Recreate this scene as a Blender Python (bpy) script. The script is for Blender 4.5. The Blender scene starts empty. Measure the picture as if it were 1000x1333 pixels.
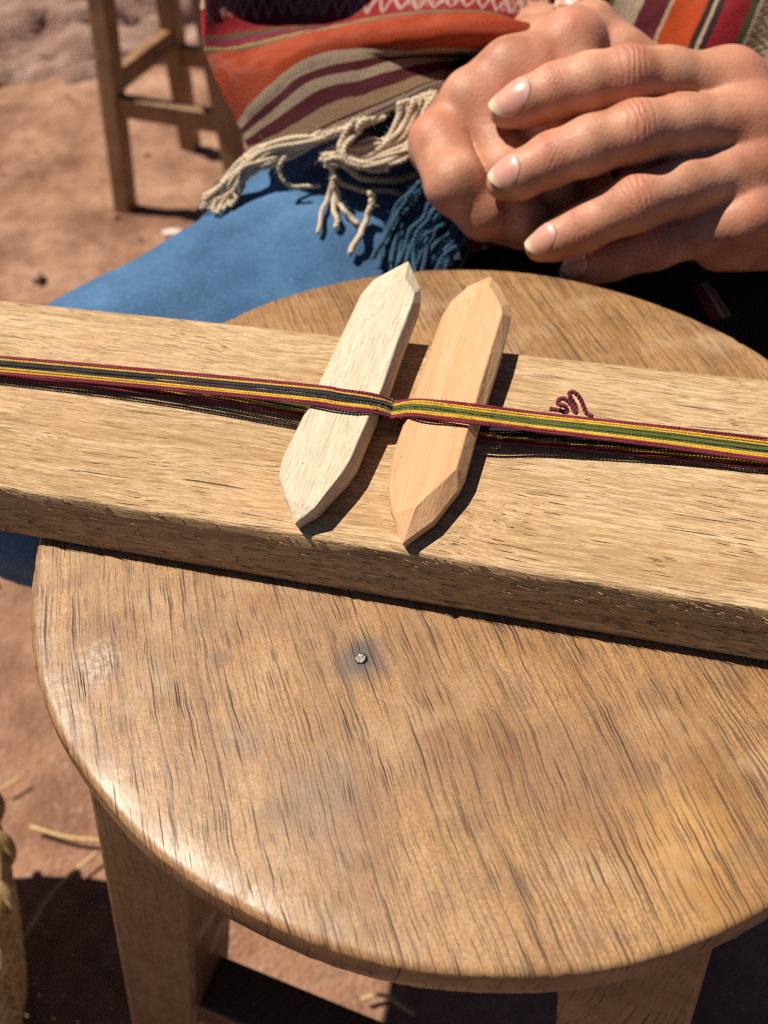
import bpy, bmesh, math, random
import numpy as np
from mathutils import Vector, Matrix, noise as mnoise
from mathutils.bvhtree import BVHTree
rng = random.Random(7)
nr = np.random.RandomState(7)
sc = bpy.context.scene
C = sc.collection

# ------------------------------------------------------------------ camera, sky, sun, exposure
F, CX, CY = 1200.0, 500.0, 666.5            # focal length and centre in photo pixels (1000 x 1333)
PITCH, ROLL, CAMH = math.radians(48.1), math.radians(-1.9), 0.527
STOOL_Z = 0.36
_cp, _sp, _c, _s = math.cos(PITCH), math.sin(PITCH), math.cos(ROLL), math.sin(ROLL)
_R0, _U0, FWD = Vector((1, 0, 0)), Vector((0, _sp, _cp)), Vector((0, _cp, -_sp))
RIGHT = _R0 * _c + _U0 * _s
UP = _R0 * -_s + _U0 * _c
CAM = Vector((0, 0, CAMH))
cam_d = bpy.data.cameras.new('camera')
cam_d.sensor_fit = 'VERTICAL'; cam_d.sensor_height = 36; cam_d.sensor_width = 27
cam_d.lens = F / 1333 * 36
cam_d.clip_start = 0.01; cam_d.clip_end = 100
cam_d.dof.use_dof = True
cam_d.dof.focus_distance = 0.195
cam_d.dof.aperture_fstop = 17.0
cam = bpy.data.objects.new('camera', cam_d)
m = Matrix((RIGHT, UP, -FWD)).transposed().to_4x4(); m.translation = CAM
cam.matrix_world = m
C.objects.link(cam); sc.camera = cam

SUN = Vector((-0.455, 0.176, 0.873)).normalized()      # direction towards the sun
w = bpy.data.worlds.new('World'); sc.world = w; w.use_nodes = True
nt = w.node_tree
sky = nt.nodes.new('ShaderNodeTexSky'); sky.sky_type = 'NISHITA'; sky.sun_disc = False
sky.sun_elevation = math.asin(SUN.z); sky.sun_rotation = math.atan2(SUN.x, SUN.y)
sky.altitude = 3800; sky.air_density = .65; sky.dust_density = .1
bg = nt.nodes['Background']; bg.inputs['Strength'].default_value = 0.05
nt.links.new(sky.outputs[0], bg.inputs[0])
sd = bpy.data.lights.new('sun', 'SUN'); sd.energy = 5.0; sd.angle = math.radians(0.5); sd.color = (1, 0.92, 0.79)
so = bpy.data.objects.new('sun', sd); so.rotation_euler = SUN.to_track_quat('Z', 'Y').to_euler(); so.location = (-2, 1, 3); C.objects.link(so)
sc.view_settings.view_transform = 'Standard'; sc.view_settings.look = 'None'
sc.view_settings.exposure = 0.55; sc.view_settings.gamma = 1.0; sc.view_settings.use_curve_mapping = False
sc.cycles.use_denoising = False; sc.cycles.filter_width = 1.1

# ------------------------------------------------------------------ helpers
def ray(px, py):
    return RIGHT * ((px - CX) / F) + UP * (-(py - CY) / F) + FWD
def at(px, py, z):                       # the point seen at a pixel on a level plane
    d = ray(px, py); return CAM + d * ((z - CAMH) / d.z)
def dep(px, py, d):                      # the point seen at a pixel at an axial distance
    return CAM + ray(px, py) * d
def tag(o, label=None, cat=None, group=None, kind=None):
    if label: o['label'] = label
    if cat: o['category'] = cat
    if group: o['group'] = group
    if kind: o['kind'] = kind
    return o
def empty(name, loc=(0, 0, 0), rz=0):
    o = bpy.data.objects.new(name, None); o.empty_display_size = .02
    o.location = loc; o.rotation_euler = (0, 0, rz); C.objects.link(o); return o
def mesh_obj(name, verts, faces, mat, parent=None, smooth=True, uvs=None):
    me = bpy.data.meshes.new(name)
    me.from_pydata([tuple(v) for v in verts], [], [tuple(int(i) for i in f) for f in faces])
    if uvs is not None:
        ul = me.uv_layers.new(name='UVMap')
        vi = np.empty(len(me.loops), dtype=np.int32); me.loops.foreach_get('vertex_index', vi)
        ul.data.foreach_set('uv', np.asarray(uvs, dtype=np.float32)[vi].ravel())
    if smooth: me.polygons.foreach_set('use_smooth', [True] * len(me.polygons))
    if mat: me.materials.append(mat)
    o = bpy.data.objects.new(name, me); C.objects.link(o)
    if parent: o.parent = parent
    return o
def bm_obj(name, bm, mat, parent=None, smooth=False):
    me = bpy.data.meshes.new(name); bm.to_mesh(me); bm.free()
    if smooth: me.polygons.foreach_set('use_smooth', [True] * len(me.polygons))
    me.materials.append(mat)
    o = bpy.data.objects.new(name, me); C.objects.link(o)
    if parent: o.parent = parent
    return o
def bevel(o, width, seg=2, angle=25):
    b = o.modifiers.new('bevel', 'BEVEL'); b.width = width; b.segments = seg
    b.limit_method = 'ANGLE'; b.angle_limit = math.radians(angle); return o
def crom(pts, n):                        # Catmull-Rom through pts (k x d), n samples
    P = np.asarray(pts, float); k = len(P)
    E_ = np.vstack([2 * P[0] - P[1], P, 2 * P[-1] - P[-2]])
    t = np.linspace(0, k - 1 - 1e-9, n); i = t.astype(int); u = (t - i)[:, None]
    a, b, c, d = E_[i], E_[i + 1], E_[i + 2], E_[i + 3]
    return .5 * (2 * b + (c - a) * u + (2 * a - 5 * b + 4 * c - d) * u**2 + (3 * b - a - 3 * c + d) * u**3)
def frames(P):
    T = np.gradient(P, axis=0); T /= np.linalg.norm(T, axis=1)[:, None] + 1e-12
    N = np.zeros_like(P); a = np.array([0, 0, 1.]) if abs(T[0][2]) < .9 else np.array([1., 0, 0])
    n = np.cross(T[0], a); n /= np.linalg.norm(n); N[0] = n
    for i in range(1, len(P)):
        n = n - T[i] * np.dot(n, T[i]); n /= np.linalg.norm(n) + 1e-12; N[i] = n
    return T, N, np.cross(T, N)
def tube_geo(P, r, sides=8, cap=True, fr=None):
    P = np.asarray(P, float); n = len(P)
    r = np.broadcast_to(np.asarray(r, float), (n,))
    T, N, B = fr if fr else frames(P)
    a = np.linspace(0, 2 * np.pi, sides, endpoint=False)
    V = P[:, None] + (np.cos(a)[None, :, None] * N[:, None] + np.sin(a)[None, :, None] * B[:, None]) * r[:, None, None]
    V = V.reshape(-1, 3)
    i = np.arange(n - 1)[:, None] * sides; j = np.arange(sides)[None]; j2 = (j + 1) % sides
    Fc = np.stack([i + j, i + j2, i + sides + j2, i + sides + j], -1).reshape(-1, 4).tolist()
    if cap:
        Fc.append(list(range(sides))[::-1]); Fc.append([(n - 1) * sides + q for q in range(sides)])
    return V, Fc
def merge(geos):
    V, Fc, o = [], [], 0
    for v, f in geos:
        V.append(np.asarray(v)); Fc += [[q + o for q in ff] for ff in f]; o += len(v)
    return np.vstack(V), Fc
def yarn_geo(P, r, pitch=.0028, sides=5, per_turn=8, phase=0, plies=2, fat=.6):
    P = np.asarray(P, float)
    L = np.r_[0, np.cumsum(np.linalg.norm(np.diff(P, axis=0), axis=1))]
    n = max(6, int(L[-1] / pitch * per_turn))
    s = np.linspace(0, L[-1], n)
    Q = np.stack([np.interp(s, L, P[:, k]) for k in range(3)], 1)
    T, N, B = frames(Q); g = []
    for p in range(plies):
        a = s / pitch * 2 * np.pi + phase + p * 2 * np.pi / plies
        g.append(tube_geo(Q + (np.cos(a)[:, None] * N + np.sin(a)[:, None] * B) * r * (1 - fat), r * fat, sides, True))
    return merge(g)
def box_between(a, b, w_, t_, up=Vector((0, 0, 1))):   # bar from a to b, width along side, thickness along up
    a, b = Vector(a), Vector(b); d = (b - a).normalized(); s = d.cross(up).normalized(); u = s.cross(d)
    V = []
    for p in (a, b):
        for i, j in ((-1, -1), (1, -1), (1, 1), (-1, 1)): V.append(p + s * (i * w_ / 2) + u * (j * t_ / 2))
    return V, [(0, 1, 2, 3), (7, 6, 5, 4), (0, 4, 5, 1), (1, 5, 6, 2), (2, 6, 7, 3), (3, 7, 4, 0)]

class NT:                                 # small node builder
    def __init__(s, name):
        s.m = bpy.data.materials.new(name); s.m.use_nodes = True; s.t = s.m.node_tree
        s.b = s.t.nodes['Principled BSDF']
    def n(s, typ, **kw):
        x = s.t.nodes.new('ShaderNode' + typ)
        for k, v in kw.items(): setattr(x, k, v)
        return x
    def put(s, sock, v):
        if v is None: return
        if hasattr(v, 'is_linked'): s.t.links.new(v, sock)
        else:
            if isinstance(v, (tuple, list)) and len(v) == 3 and len(getattr(sock, 'default_value', (0,))) == 4: v = (*v, 1)
            sock.default_value = v
    def coord(s, kind='Object', scale=(1, 1, 1), rot=(0, 0, 0), loc=(0, 0, 0), vec=None):
        mp = s.n('Mapping'); s.put(mp.inputs['Vector'], vec if vec else s.n('TexCoord').outputs[kind])
        mp.inputs['Scale'].default_value = scale; mp.inputs['Rotation'].default_value = rot; mp.inputs['Location'].default_value = loc
        return mp.outputs[0]
    def noise(s, vec, scale, detail=4, rough=.55, dist=0, out='Fac'):
        x = s.n('TexNoise'); s.put(x.inputs['Vector'], vec); x.inputs['Scale'].default_value = scale
        x.inputs['Detail'].default_value = detail; x.inputs['Roughness'].default_value = rough; x.inputs['Distortion'].default_value = dist
        return x.outputs[out]
    def voro(s, vec, scale, out='Distance', feature='F1', rnd=1):
        x = s.n('TexVoronoi', feature=feature); s.put(x.inputs['Vector'], vec); x.inputs['Scale'].default_value = scale
        x.inputs['Randomness'].default_value = rnd
        return x.outputs[out]
    def math(s, op, a, b=None, c=None, clamp=False):
        x = s.n('Math', operation=op); x.use_clamp = clamp
        for i, v in enumerate((a, b, c)):
            if v is not None: s.put(x.inputs[i], v)
        return x.outputs[0]
    def vadd(s, a, b):
        x = s.n('VectorMath', operation='ADD'); s.put(x.inputs[0], a); s.put(x.inputs[1], b); return x.outputs[0]
    def vscale(s, a, k):
        x = s.n('VectorMath', operation='SCALE'); s.put(x.inputs[0], a); s.put(x.inputs['Scale'], k); return x.outputs[0]
    def vdist(s, a, b):
        x = s.n('VectorMath', operation='DISTANCE'); s.put(x.inputs[0], a); s.put(x.inputs[1], b); return x.outputs['Value']
    def sep(s, v):
        x = s.n('SeparateXYZ'); s.put(x.inputs[0], v); return x.outputs
    def comb(s, x_, y_, z_):
        x = s.n('CombineXYZ'); s.put(x.inputs[0], x_); s.put(x.inputs[1], y_); s.put(x.inputs[2], z_); return x.outputs[0]
    def rng(s, v, a, b, c=0, d=1, smooth=True):
        x = s.n('MapRange'); x.interpolation_type = 'SMOOTHSTEP' if smooth else 'LINEAR'
        s.put(x.inputs['Value'], v)
        for k, q in zip(('From Min', 'From Max', 'To Min', 'To Max'), (a, b, c, d)): s.put(x.inputs[k], q)
        return x.outputs['Result']
    def ramp(s, v, stops, interp='LINEAR'):
        x = s.n('ValToRGB'); s.put(x.inputs[0], v); r = x.color_ramp; r.interpolation = interp
        while len(r.elements) < len(stops): r.elements.new(.5)
        for e, (p, c) in zip(r.elements, stops): e.position = p; e.color = (*c, 1)
        return x.outputs[0]
    def mix(s, f, a, b, blend='MIX'):
        x = s.n('Mix', data_type='RGBA', blend_type=blend)
        s.put(x.inputs[0], f); s.put(x.inputs[6], a); s.put(x.inputs[7], b); return x.outputs[2]
    def bump(s, h, strength=.5, dist=.001, nrm=None):
        x = s.n('Bump'); x.inputs['Strength'].default_value = strength; x.inputs['Distance'].default_value = dist
        s.put(x.inputs['Height'], h); s.put(x.inputs['Normal'], nrm); return x.outputs[0]
    def out(s, col, rough=.6, nrm=None, **kw):
        s.put(s.b.inputs['Base Color'], col); s.put(s.b.inputs['Roughness'], rough); s.put(s.b.inputs['Normal'], nrm)
        for k, v in kw.items(): s.put(s.b.inputs[k.replace('_', ' ')], v)
        return s.m

# ------------------------------------------------------------------ materials
STOOL_C = Vector((.0208, .1492, STOOL_Z)); STOOL_R = .1045
NAIL = at(470, 858, STOOL_Z)
def mat_stool(top=True, dark=.85):
    g = NT('stool_wood_top' if top else 'stool_wood')
    v = g.coord('Object', rot=(0, 0, math.radians(75)) if top else (0, math.radians(90), 0))
    wob = g.noise(v, 9, 2)
    x, y, z = g.sep(v)
    if not top: y = g.math('ADD', g.math('MULTIPLY', y, .8), g.math('MULTIPLY', z, .6))
    y2 = g.math('ADD', y, g.math('MULTIPLY', g.math('SUBTRACT', wob, .5), .012))
    y2 = g.math('ADD', y2, g.math('MULTIPLY', g.math('SUBTRACT', g.noise(v, 130, 3), .5), .0011))
    vv = g.comb(x, y2, z)
    base = g.noise(g.coord(scale=(14, 70, 70), vec=vv), 1, 5, .6)
    col = g.ramp(base, [(.22, (.15, .068, .022)), (.42, (.27, .138, .050)), (.6, (.38, .21, .085)), (.82, (.48, .29, .135))])
    st = g.noise(g.coord(scale=(18, 900, 900), vec=vv), 1, 3, .6)
    col = g.mix(g.rng(st, .35, .7, 0, .5), col, (.44, .26, .115))
    sp = g.noise(v, 1500, 2, .6)
    col = g.mix(g.rng(sp, .4, .66, 0, .55), col, (.17, .085, .036))
    lg = g.noise(v, 22, 4, .6)
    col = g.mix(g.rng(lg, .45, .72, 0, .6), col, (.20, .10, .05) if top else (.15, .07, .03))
    if not top: col = g.mix(dark, col, (.10, .045, .015))  # deepens the leg wood, and carries painted shade for the rim side
    col = g.mix(g.rng(g.noise(v, 420, 5, .75), .42, .68, 0, .45), col, (.20, .105, .05))
    # pores: short dark dashes along the grain
    def pores(sx, sy, thr, keep, off):
        pv = g.coord(scale=(sx, sy, 1), loc=(off, off * 3.1, 0), vec=g.comb(x, y2, 0.))
        d = g.voro(pv, 1); c = g.voro(pv, 1, 'Color')
        k = g.math('GREATER_THAN', g.sep(c)[0], keep)
        th = g.math('MULTIPLY', g.math('ADD', g.sep(c)[1], .35), thr)
        return g.math('MULTIPLY', g.math('SUBTRACT', 1, g.rng(d, g.math('MULTIPLY', th, .35), th)), k)
    dens = g.noise(g.coord(scale=(20, 110, 1), vec=vv), 1, 3, .6)
    p1 = pores(75, 2000, .46, .52, 3.3)
    p2 = pores(150, 2900, .48, .45, 8.7)
    p3 = pores(34, 1500, .42, .62, 1.7)
    po = g.math('MAXIMUM', g.math('MULTIPLY', p1, g.rng(dens, .3, .6, .35, 1)), g.math('MULTIPLY', p2, .75))
    po = g.math('MAXIMUM', po, g.math('MULTIPLY', p3, .9))
    ln = g.noise(g.coord(scale=(7, 1500, 1), vec=g.comb(x, y2, 0.)), 1, 2, .5)
    po = g.math('MAXIMUM', po, g.math('MULTIPLY', g.math('MULTIPLY', g.rng(ln, .585, .655), g.rng(dens, .3, .65, .25, 1)), .75))
    ln2 = g.noise(g.coord(scale=(16, 3000, 1), vec=g.comb(x, y2, 0.)), 1, 2, .5)
    po = g.math('MAXIMUM', po, g.math('MULTIPLY', g.rng(ln2, .57, .65), .6))
    rough = g.rng(g.noise(v, 60, 4), .3, .7, .36, .58)
    if top:
        o = g.coord('Object')
        ox, oy, oz = g.sep(o); flat = g.comb(ox, oy, 0.)
        def spot(px, py, r0, r1, warp=.004):
            p = at(px, py, STOOL_Z) - STOOL_C
            wv = g.vadd(flat, g.vscale(g.vadd(g.noise(o, 140, 3, out='Color'), (-.5, -.5, -.5)), warp))
            return g.math('SUBTRACT', 1, g.rng(g.vdist(wv, (p.x, p.y, 0)), r0, r1))
        grey = g.math('MULTIPLY', spot(472, 857, .0016, .0085, .005), .92)
        col = g.mix(grey, col, (.085, .07, .062))
        for px, py, r0, r1, a, c in ((270, 808, .001, .007, .45, (.12, .07, .045)), (288, 858, .0005, .003, .6, (.1, .075, .06)),
                                     (320, 965, .001, .009, .35, (.17, .11, .08)), (420, 1045, .002, .016, .4, (.17, .12, .09)),
                                     (895, 1145, .0015, .007, .5, (.16, .075, .025)), (105, 752, .001, .005, .5, (.17, .085, .05)),
                                     (800, 1010, .002, .016, .25, (.2, .12, .08)), (360, 760, .003, .018, .3, (.2, .1, .06))):
            col = g.mix(g.math('MULTIPLY', spot(px, py, r0, r1, .008), a), col, c)
        amber = g.math('MULTIPLY', spot(905, 1110, .002, .02, .012), .4)
        col = g.mix(amber, col, (.52, .27, .07))
        resid = g.math('MULTIPLY', spot(122, 866, .001, .008, .012), g.rng(g.noise(o, 700, 4, .7), .42, .62))
        col = g.mix(g.math('MULTIPLY', resid, .7), col, (.46, .40, .36))
        dirt = g.noise(o, 75, 5, .65)
        col = g.mix(g.rng(dirt, .52, .70, 0, .5), col, (.15, .09, .055))
        pale = g.noise(g.coord('Object', loc=(3, 1, 0)), 38, 4, .6)
        col = g.mix(g.rng(pale, .52, .7, 0, .4), col, (.47, .33, .20))
        scr = g.voro(g.coord(scale=(60, 800, 1), rot=(0, 0, .5), vec=flat), 1)
        scm = g.math('MULTIPLY', g.math('LESS_THAN', scr, .05), g.math('GREATER_THAN', g.noise(o, 40, 2), .56))
        col = g.mix(g.math('MULTIPLY', scm, .5), col, (.13, .06, .025))
    col = g.mix(g.math('MULTIPLY', po, .95), col, (.035, .013, .006))
    h = g.math('ADD', g.math('MULTIPLY', po, -1), g.math('MULTIPLY', st, .35))
    nb = g.bump(h, .10, .0002)
    rough = g.math('MAXIMUM', rough, g.math('MULTIPLY', po, .85))
    nb = g.bump(g.noise(v, 260, 4), .25, .0006, nb)
    return g.out(col, rough, nb, Specular_IOR_Level=.5, Coat_Weight=.06 if top else .02, Coat_Roughness=.3)

def mat_board():
    g = NT('board_wood'); o = g.coord('Object')
    x, y, z = g.sep(o)
    wob = g.noise(g.coord(scale=(7, 18, 18)), 1, 3)
    d = g.math('MULTIPLY', g.math('SUBTRACT', wob, .5), .016)
    vv = g.comb(x, g.math('ADD', y, d), g.math('ADD', z, d))
    b = g.noise(g.coord(scale=(9, 130, 130), vec=vv), 1, 6, .62)
    col = g.ramp(b, [(.25, (.36, .215, .10)), (.45, (.50, .34, .18)), (.6, (.60, .43, .25)), (.8, (.68, .51, .32))])
    f = g.noise(g.coord(scale=(60, 1300, 1300), vec=vv), 1, 4, .7)
    col = g.mix(g.rng(f, .32, .60, .75, 0), col, (.25, .135, .055))
    rosy = g.noise(o, 28, 3)
    col = g.mix(g.rng(rosy, .5, .72, 0, .35), col, (.52, .30, .17))
    fine = g.noise(g.coord(scale=(240, 2600, 2600), vec=vv), 1, 2, .6)
    col = g.mix(g.rng(fine, .36, .56, .5, 0), col, (.26, .15, .065))
    def cracks(sx, sy, thr, keep, off):
        pv = g.coord(scale=(sx, sy, sy), loc=(off, off, off), vec=vv)
        dd = g.voro(pv, 1); c = g.voro(pv, 1, 'Color')
        k = g.math('GREATER_THAN', g.sep(c)[0], keep)
        return g.math('MULTIPLY', g.math('SUBTRACT', 1, g.rng(dd, thr * .3, thr)), k)
    ck = g.math('MAXIMUM', g.math('MAXIMUM', cracks(11, 520, .13, .70, 7.2), cracks(22, 1500, .2, .72, 2.2)), g.math('MULTIPLY', cracks(70, 2200, .24, .6, 5.1), .6))
    col = g.mix(g.math('MULTIPLY', ck, .85), col, (.06, .03, .012))
    h = g.math('ADD', g.math('MULTIPLY', f, .7), g.math('MULTIPLY', ck, -1.1))
    h = g.math('ADD', h, g.math('MULTIPLY', g.noise(g.coord(scale=(220, 700, 700), vec=vv), 1, 3), .35))
    h = g.math('ADD', h, g.math('MULTIPLY', fine, .4))
    nb = g.bump(h, .9, .0009)
    nb = g.bump(b, .3, .0012, nb)
    return g.out(col, .82, nb, Specular_IOR_Level=.25)

def mat_stick(name, c0, c1, c2, fib):
    g = NT(name); o = g.coord('Object'); x, y, z = g.sep(o)
    wob = g.noise(g.coord(scale=(14, 30, 30)), 1, 2)
    d = g.math('MULTIPLY', g.math('SUBTRACT', wob, .5), .006)
    vv = g.comb(x, g.math('ADD', y, d), g.math('ADD', z, d))
    b = g.noise(g.coord(scale=(9, 260, 160), vec=vv), 1, 4, .6)
    col = g.ramp(b, [(.25, c0), (.5, c1), (.75, c2)])
    f = g.noise(g.coord(scale=(120, 2400, 2400), vec=vv), 1, 3, .6)
    col = g.mix(g.rng(f, .3, .6, fib, 0), col, tuple(q * .62 for q in c0))
    sp = g.voro(o, 900); k = g.math('GREATER_THAN', g.sep(g.voro(o, 900, 'Color'))[0], .93)
    col = g.mix(g.math('MULTIPLY', g.math('MULTIPLY', g.math('LESS_THAN', sp, .22), k), .5), col, (.2, .1, .05))
    nb = g.bump(g.math('ADD', f, g.math('MULTIPLY', g.noise(o, 700, 3), .5)), .35 + .3 * (fib > .5), .0003)
    nb = g.bump(g.noise(o, 170, 3), .3, .0008, nb)
    return g.out(col, .68, nb, Specular_IOR_Level=.3)

def mat_yarn(name, c, var=.35, rough=.9):
    g = NT(name); o = g.coord('Object')
    n1 = g.noise(o, 900, 3); n2 = g.noise(o, 120, 2)
    col = g.mix(g.rng(n1, .3, .7, 0, var), c, tuple(q * .45 for q in c))
    col = g.mix(g.rng(n2, .4, .7, 0, .25), col, tuple(min(1, q * 1.35 + .01) for q in c))
    return g.out(col, rough, g.bump(g.noise(o, 4000, 3), .4, .0002), Sheen_Weight=.25, Sheen_Roughness=.5, Specular_IOR_Level=.15)

M_maroon = mat_yarn('yarn_maroon', (.16, .012, .028))
M_yellow = mat_yarn('yarn_yellow', (.60, .34, .018), .4)
M_black = mat_yarn('yarn_black', (.016, .014, .016))
M_green = mat_yarn('yarn_green', (.075, .098, .016))
M_cream = mat_yarn('fringe_cream', (.56, .45, .32), .25)
M_teal = mat_yarn('fringe_blue', (.030, .085, .15), .4)
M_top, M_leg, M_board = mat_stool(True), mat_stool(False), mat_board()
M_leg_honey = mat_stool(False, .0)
M_pale = mat_stick('pale_stick_wood', (.47, .38, .26), (.56, .47, .34), (.62, .53, .41), .55)
M_tan = mat_stick('tan_stick_wood', (.50, .26, .125), (.58, .325, .17), (.62, .385, .225), .3)

def mat_ground():
    g = NT('reddish_earth'); o = g.coord('Object')
    n = g.noise(o, 9, 8, .65); n2 = g.noise(o, 60, 6, .7)
    col = g.ramp(n, [(.32, (.15, .068, .040)), (.5, (.31, .165, .105)), (.66, (.46, .275, .185))])
    col = g.mix(g.rng(n2, .45, .7, 0, .6), col, (.16, .085, .06))
    col = g.mix(g.rng(g.noise(o, 160, 4, .7), .58, .72, 0, .6), col, (.48, .36, .28))
    return g.out(col, .95, g.bump(g.math('ADD', n2, g.noise(o, 300, 4)), .7, .006), Specular_IOR_Level=.15)
def mat_earthwall():
    g = NT('rough_earth_wall'); o = g.coord('Object')
    n = g.noise(o, 14, 8, .7)
    col = g.ramp(n, [(.25, (.20, .11, .085)), (.5, (.38, .235, .185)), (.75, (.50, .34, .28))])
    return g.out(col, .95, g.bump(g.noise(o, 70, 6, .7), .9, .012), Specular_IOR_Level=.1)
M_ground, M_wall = mat_ground(), mat_earthwall()

def mat_denim():
    g = NT('blue_denim'); o = g.coord('Object')
    n = g.noise(o, 34, 7, .68); tw = g.n('TexWave', wave_type='BANDS', bands_direction='DIAGONAL')
    g.put(tw.inputs['Vector'], o); tw.inputs['Scale'].default_value = 620; tw.inputs['Distortion'].default_value = 2
    col = g.ramp(n, [(.3, (.022, .075, .17)), (.55, (.040, .122, .255)), (.75, (.075, .185, .34))])
    fl = g.noise(o, 1100, 3, .7)
    col = g.mix(g.rng(fl, .46, .68, 0, .3), col, (.15, .27, .42))
    return g.out(col, .85, g.bump(g.math('ADD', tw.outputs[1], fl),   .5, .0006), Sheen_Weight=.15, Specular_IOR_Level=.2)
M_denim = mat_denim()

def mat_skin():
    g = NT('skin'); o = g.coord('Object')
    n = g.noise(o, 70, 5, .6); n2 = g.noise(o, 700, 4, .7)
    col = g.ramp(n, [(.32, (.31, .125, .068)), (.5, (.44, .205, .122)), (.7, (.56, .295, .19))])
    ka = g.n('Attribute'); ka.attribute_name = 'knuckle'
    cr = g.n('Attribute'); cr.attribute_name = 'crease'
    col = g.mix(g.math('MULTIPLY', ka.outputs['Fac'], .6), col, (.46, .165, .105))
    col = g.mix(g.rng(n2, .5, .75, 0, .25), col, (.38, .16, .09))
    col = g.mix(g.math('MULTIPLY', cr.outputs['Fac'], .32), col, (.25, .08, .05))
    vo = g.voro(g.coord(scale=(1, 1, 1)), 1100)
    col = g.mix(g.rng(g.noise(o, 220, 5, .7), .45, .7, 0, .35), col, (.42, .15, .09))
    h = g.math('ADD', g.math('MULTIPLY', vo, .32), g.math('MULTIPLY', n2, .42))
    h = g.math('SUBTRACT', h, g.math('MULTIPLY', cr.outputs['Fac'], 1.2))
    nb = g.bump(h, .5, .00045)
    g.b.inputs['Subsurface Radius'].default_value = (1, .35, .2)
    g.b.subsurface_method = 'RANDOM_WALK'
    return g.out(col, g.rng(n2, .3, .7, .48, .66), nb, Subsurface_Weight=.12, Subsurface_Scale=.003, Specular_IOR_Level=.4)
M_skin = mat_skin()
def mat_nail():
    g = NT('fingernail'); uv = g.coord('UV'); x, y, z = g.sep(uv)
    col = g.ramp(g.math('ADD', y, g.math('MULTIPLY', g.noise(uv, 6, 2), .05)), [(0, (.66, .42, .36)), (.14, (.64, .38, .32)), (.24, (.56, .27, .21)), (.80, (.56, .28, .22)), (.88, (.58, .40, .28)), (1, (.60, .46, .31))])
    return g.out(col, .3, g.bump(g.noise(g.coord('UV', scale=(30, 1, 1)), 1, 2), .12, .0002), Subsurface_Weight=.2, Subsurface_Scale=.002, Specular_IOR_Level=.5)
M_nail = mat_nail()
def mat_iron():
    g = NT('nail_iron'); o = g.coord('Object')
    return g.out(g.ramp(g.noise(o, 2500, 3), [(.4, (.05, .042, .038)), (.7, (.22, .20, .19))]), .5, g.bump(g.noise(o, 1800, 2), .5, .0003), Metallic=.9)
M_iron = mat_iron()
def mat_straw():
    g = NT('straw'); o = g.coord('Object')
    return g.out(g.ramp(g.noise(g.coord(scale=(300, 300, 12)), 1, 3), [(.3, (.36, .22, .08)), (.7, (.60, .43, .20))]), .6, g.bump(g.noise(o, 900, 3), .4, .0006))
M_straw = mat_straw()

# poncho cloth: stripes run along u, bands stack along v
MAR, DRED, RED, ORG, BEI, TAN, GRN, YEL, DK = (.13, .012, .022), (.16, .008, .014), (.36, .010, .018), (.58, .070, .009), (.60, .44, .30), (.50, .32, .19), (.10, .10, .03), (.50, .33, .07), (.03, .012, .012)
def mat_cloth(name, stops, zig=(), vert=False, weave=(260, 420), loom=None):
    g = NT(name); uv = g.coord('UV'); x, y, z = g.sep(uv)
    yy = g.math('ADD', y, g.math('MULTIPLY', g.math('SUBTRACT', g.noise(g.coord('UV', scale=(40, 60, 1)), 1, 3), .5), .006))
    x = g.math('ADD', x, g.math('MULTIPLY', g.math('SUBTRACT', g.noise(g.coord('UV', scale=(30, 30, 1), loc=(5, 2, 0)), 1, 3), .5), .012))
    col = g.ramp(yy, stops, 'CONSTANT')
    for (v0, v1, fu, cz, width) in zig:
        t = g.math('DIVIDE', g.math('SUBTRACT', y, v0), v1 - v0)
        tri = g.math('PINGPONG', g.math('MULTIPLY', x, fu), .5)
        e = g.math('ABSOLUTE', g.math('SUBTRACT', g.math('MULTIPLY', tri, 2), g.math('FRACT', g.math('MULTIPLY', t, 2))))
        hit = g.math('LESS_THAN', e, width)
        tri2 = g.math('PINGPONG', g.math('MULTIPLY', x, fu * 2.5), .5)
        e2 = g.math('ABSOLUTE', g.math('SUBTRACT', g.math('MULTIPLY', tri2, 2), g.math('FRACT', g.math('MULTIPLY', t, 5))))
        hit = g.math('MAXIMUM', hit, g.math('MULTIPLY', g.math('LESS_THAN', e2, width * .9), g.math('GREATER_THAN', g.noise(g.coord('UV', scale=(9, 12, 1)), 1, 1), .5)))
        ins = g.math('MULTIPLY', g.math('GREATER_THAN', t, 0), g.math('LESS_THAN', t, 1))
        col = g.mix(g.math('MULTIPLY', hit, ins), col, cz)
    wx = g.math('SINE', g.math('MULTIPLY', x, weave[0] * 6.283))
    wy = g.math('SINE', g.math('ADD', g.math('MULTIPLY', y, weave[1] * 6.283), g.math('MULTIPLY', wx, 1.2)))
    fz = g.noise(g.coord('Object'), 900, 4, .7)
    h = g.math('ADD', g.math('MULTIPLY', wx, .5), g.math('ADD', g.math('MULTIPLY', wy, .5), fz))
    dark = g.rng(h, -.2, 1.3, .5, 0)
    col = g.mix(dark, col, (.04, .012, .01))
    return g.out(col, .92, g.bump(h, .9, .0008), Sheen_Weight=.08, Sheen_Roughness=.4, Specular_IOR_Level=.1)
M_sleeve = mat_cloth('poncho_sleeve_cloth', [(0, RED), (.30, RED), (.335, GRN), (.345, (.25, .02, .05)), (.372, YEL), (.381, (.12, .12, .1)), (.388, ORG), (.55, BEI), (.60, MAR), (.65, BEI), (.70, MAR), (.77, TAN), (.86, MAR), (.89, BEI), (.93, (.2, .17, .22)), (.96, MAR), (.98, BEI)],
                     zig=((.02, .17, 18, (.60, .38, .30), .17), (.175, .30, 26, (.60, .38, .30), .2)), weave=(150, 190))
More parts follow.
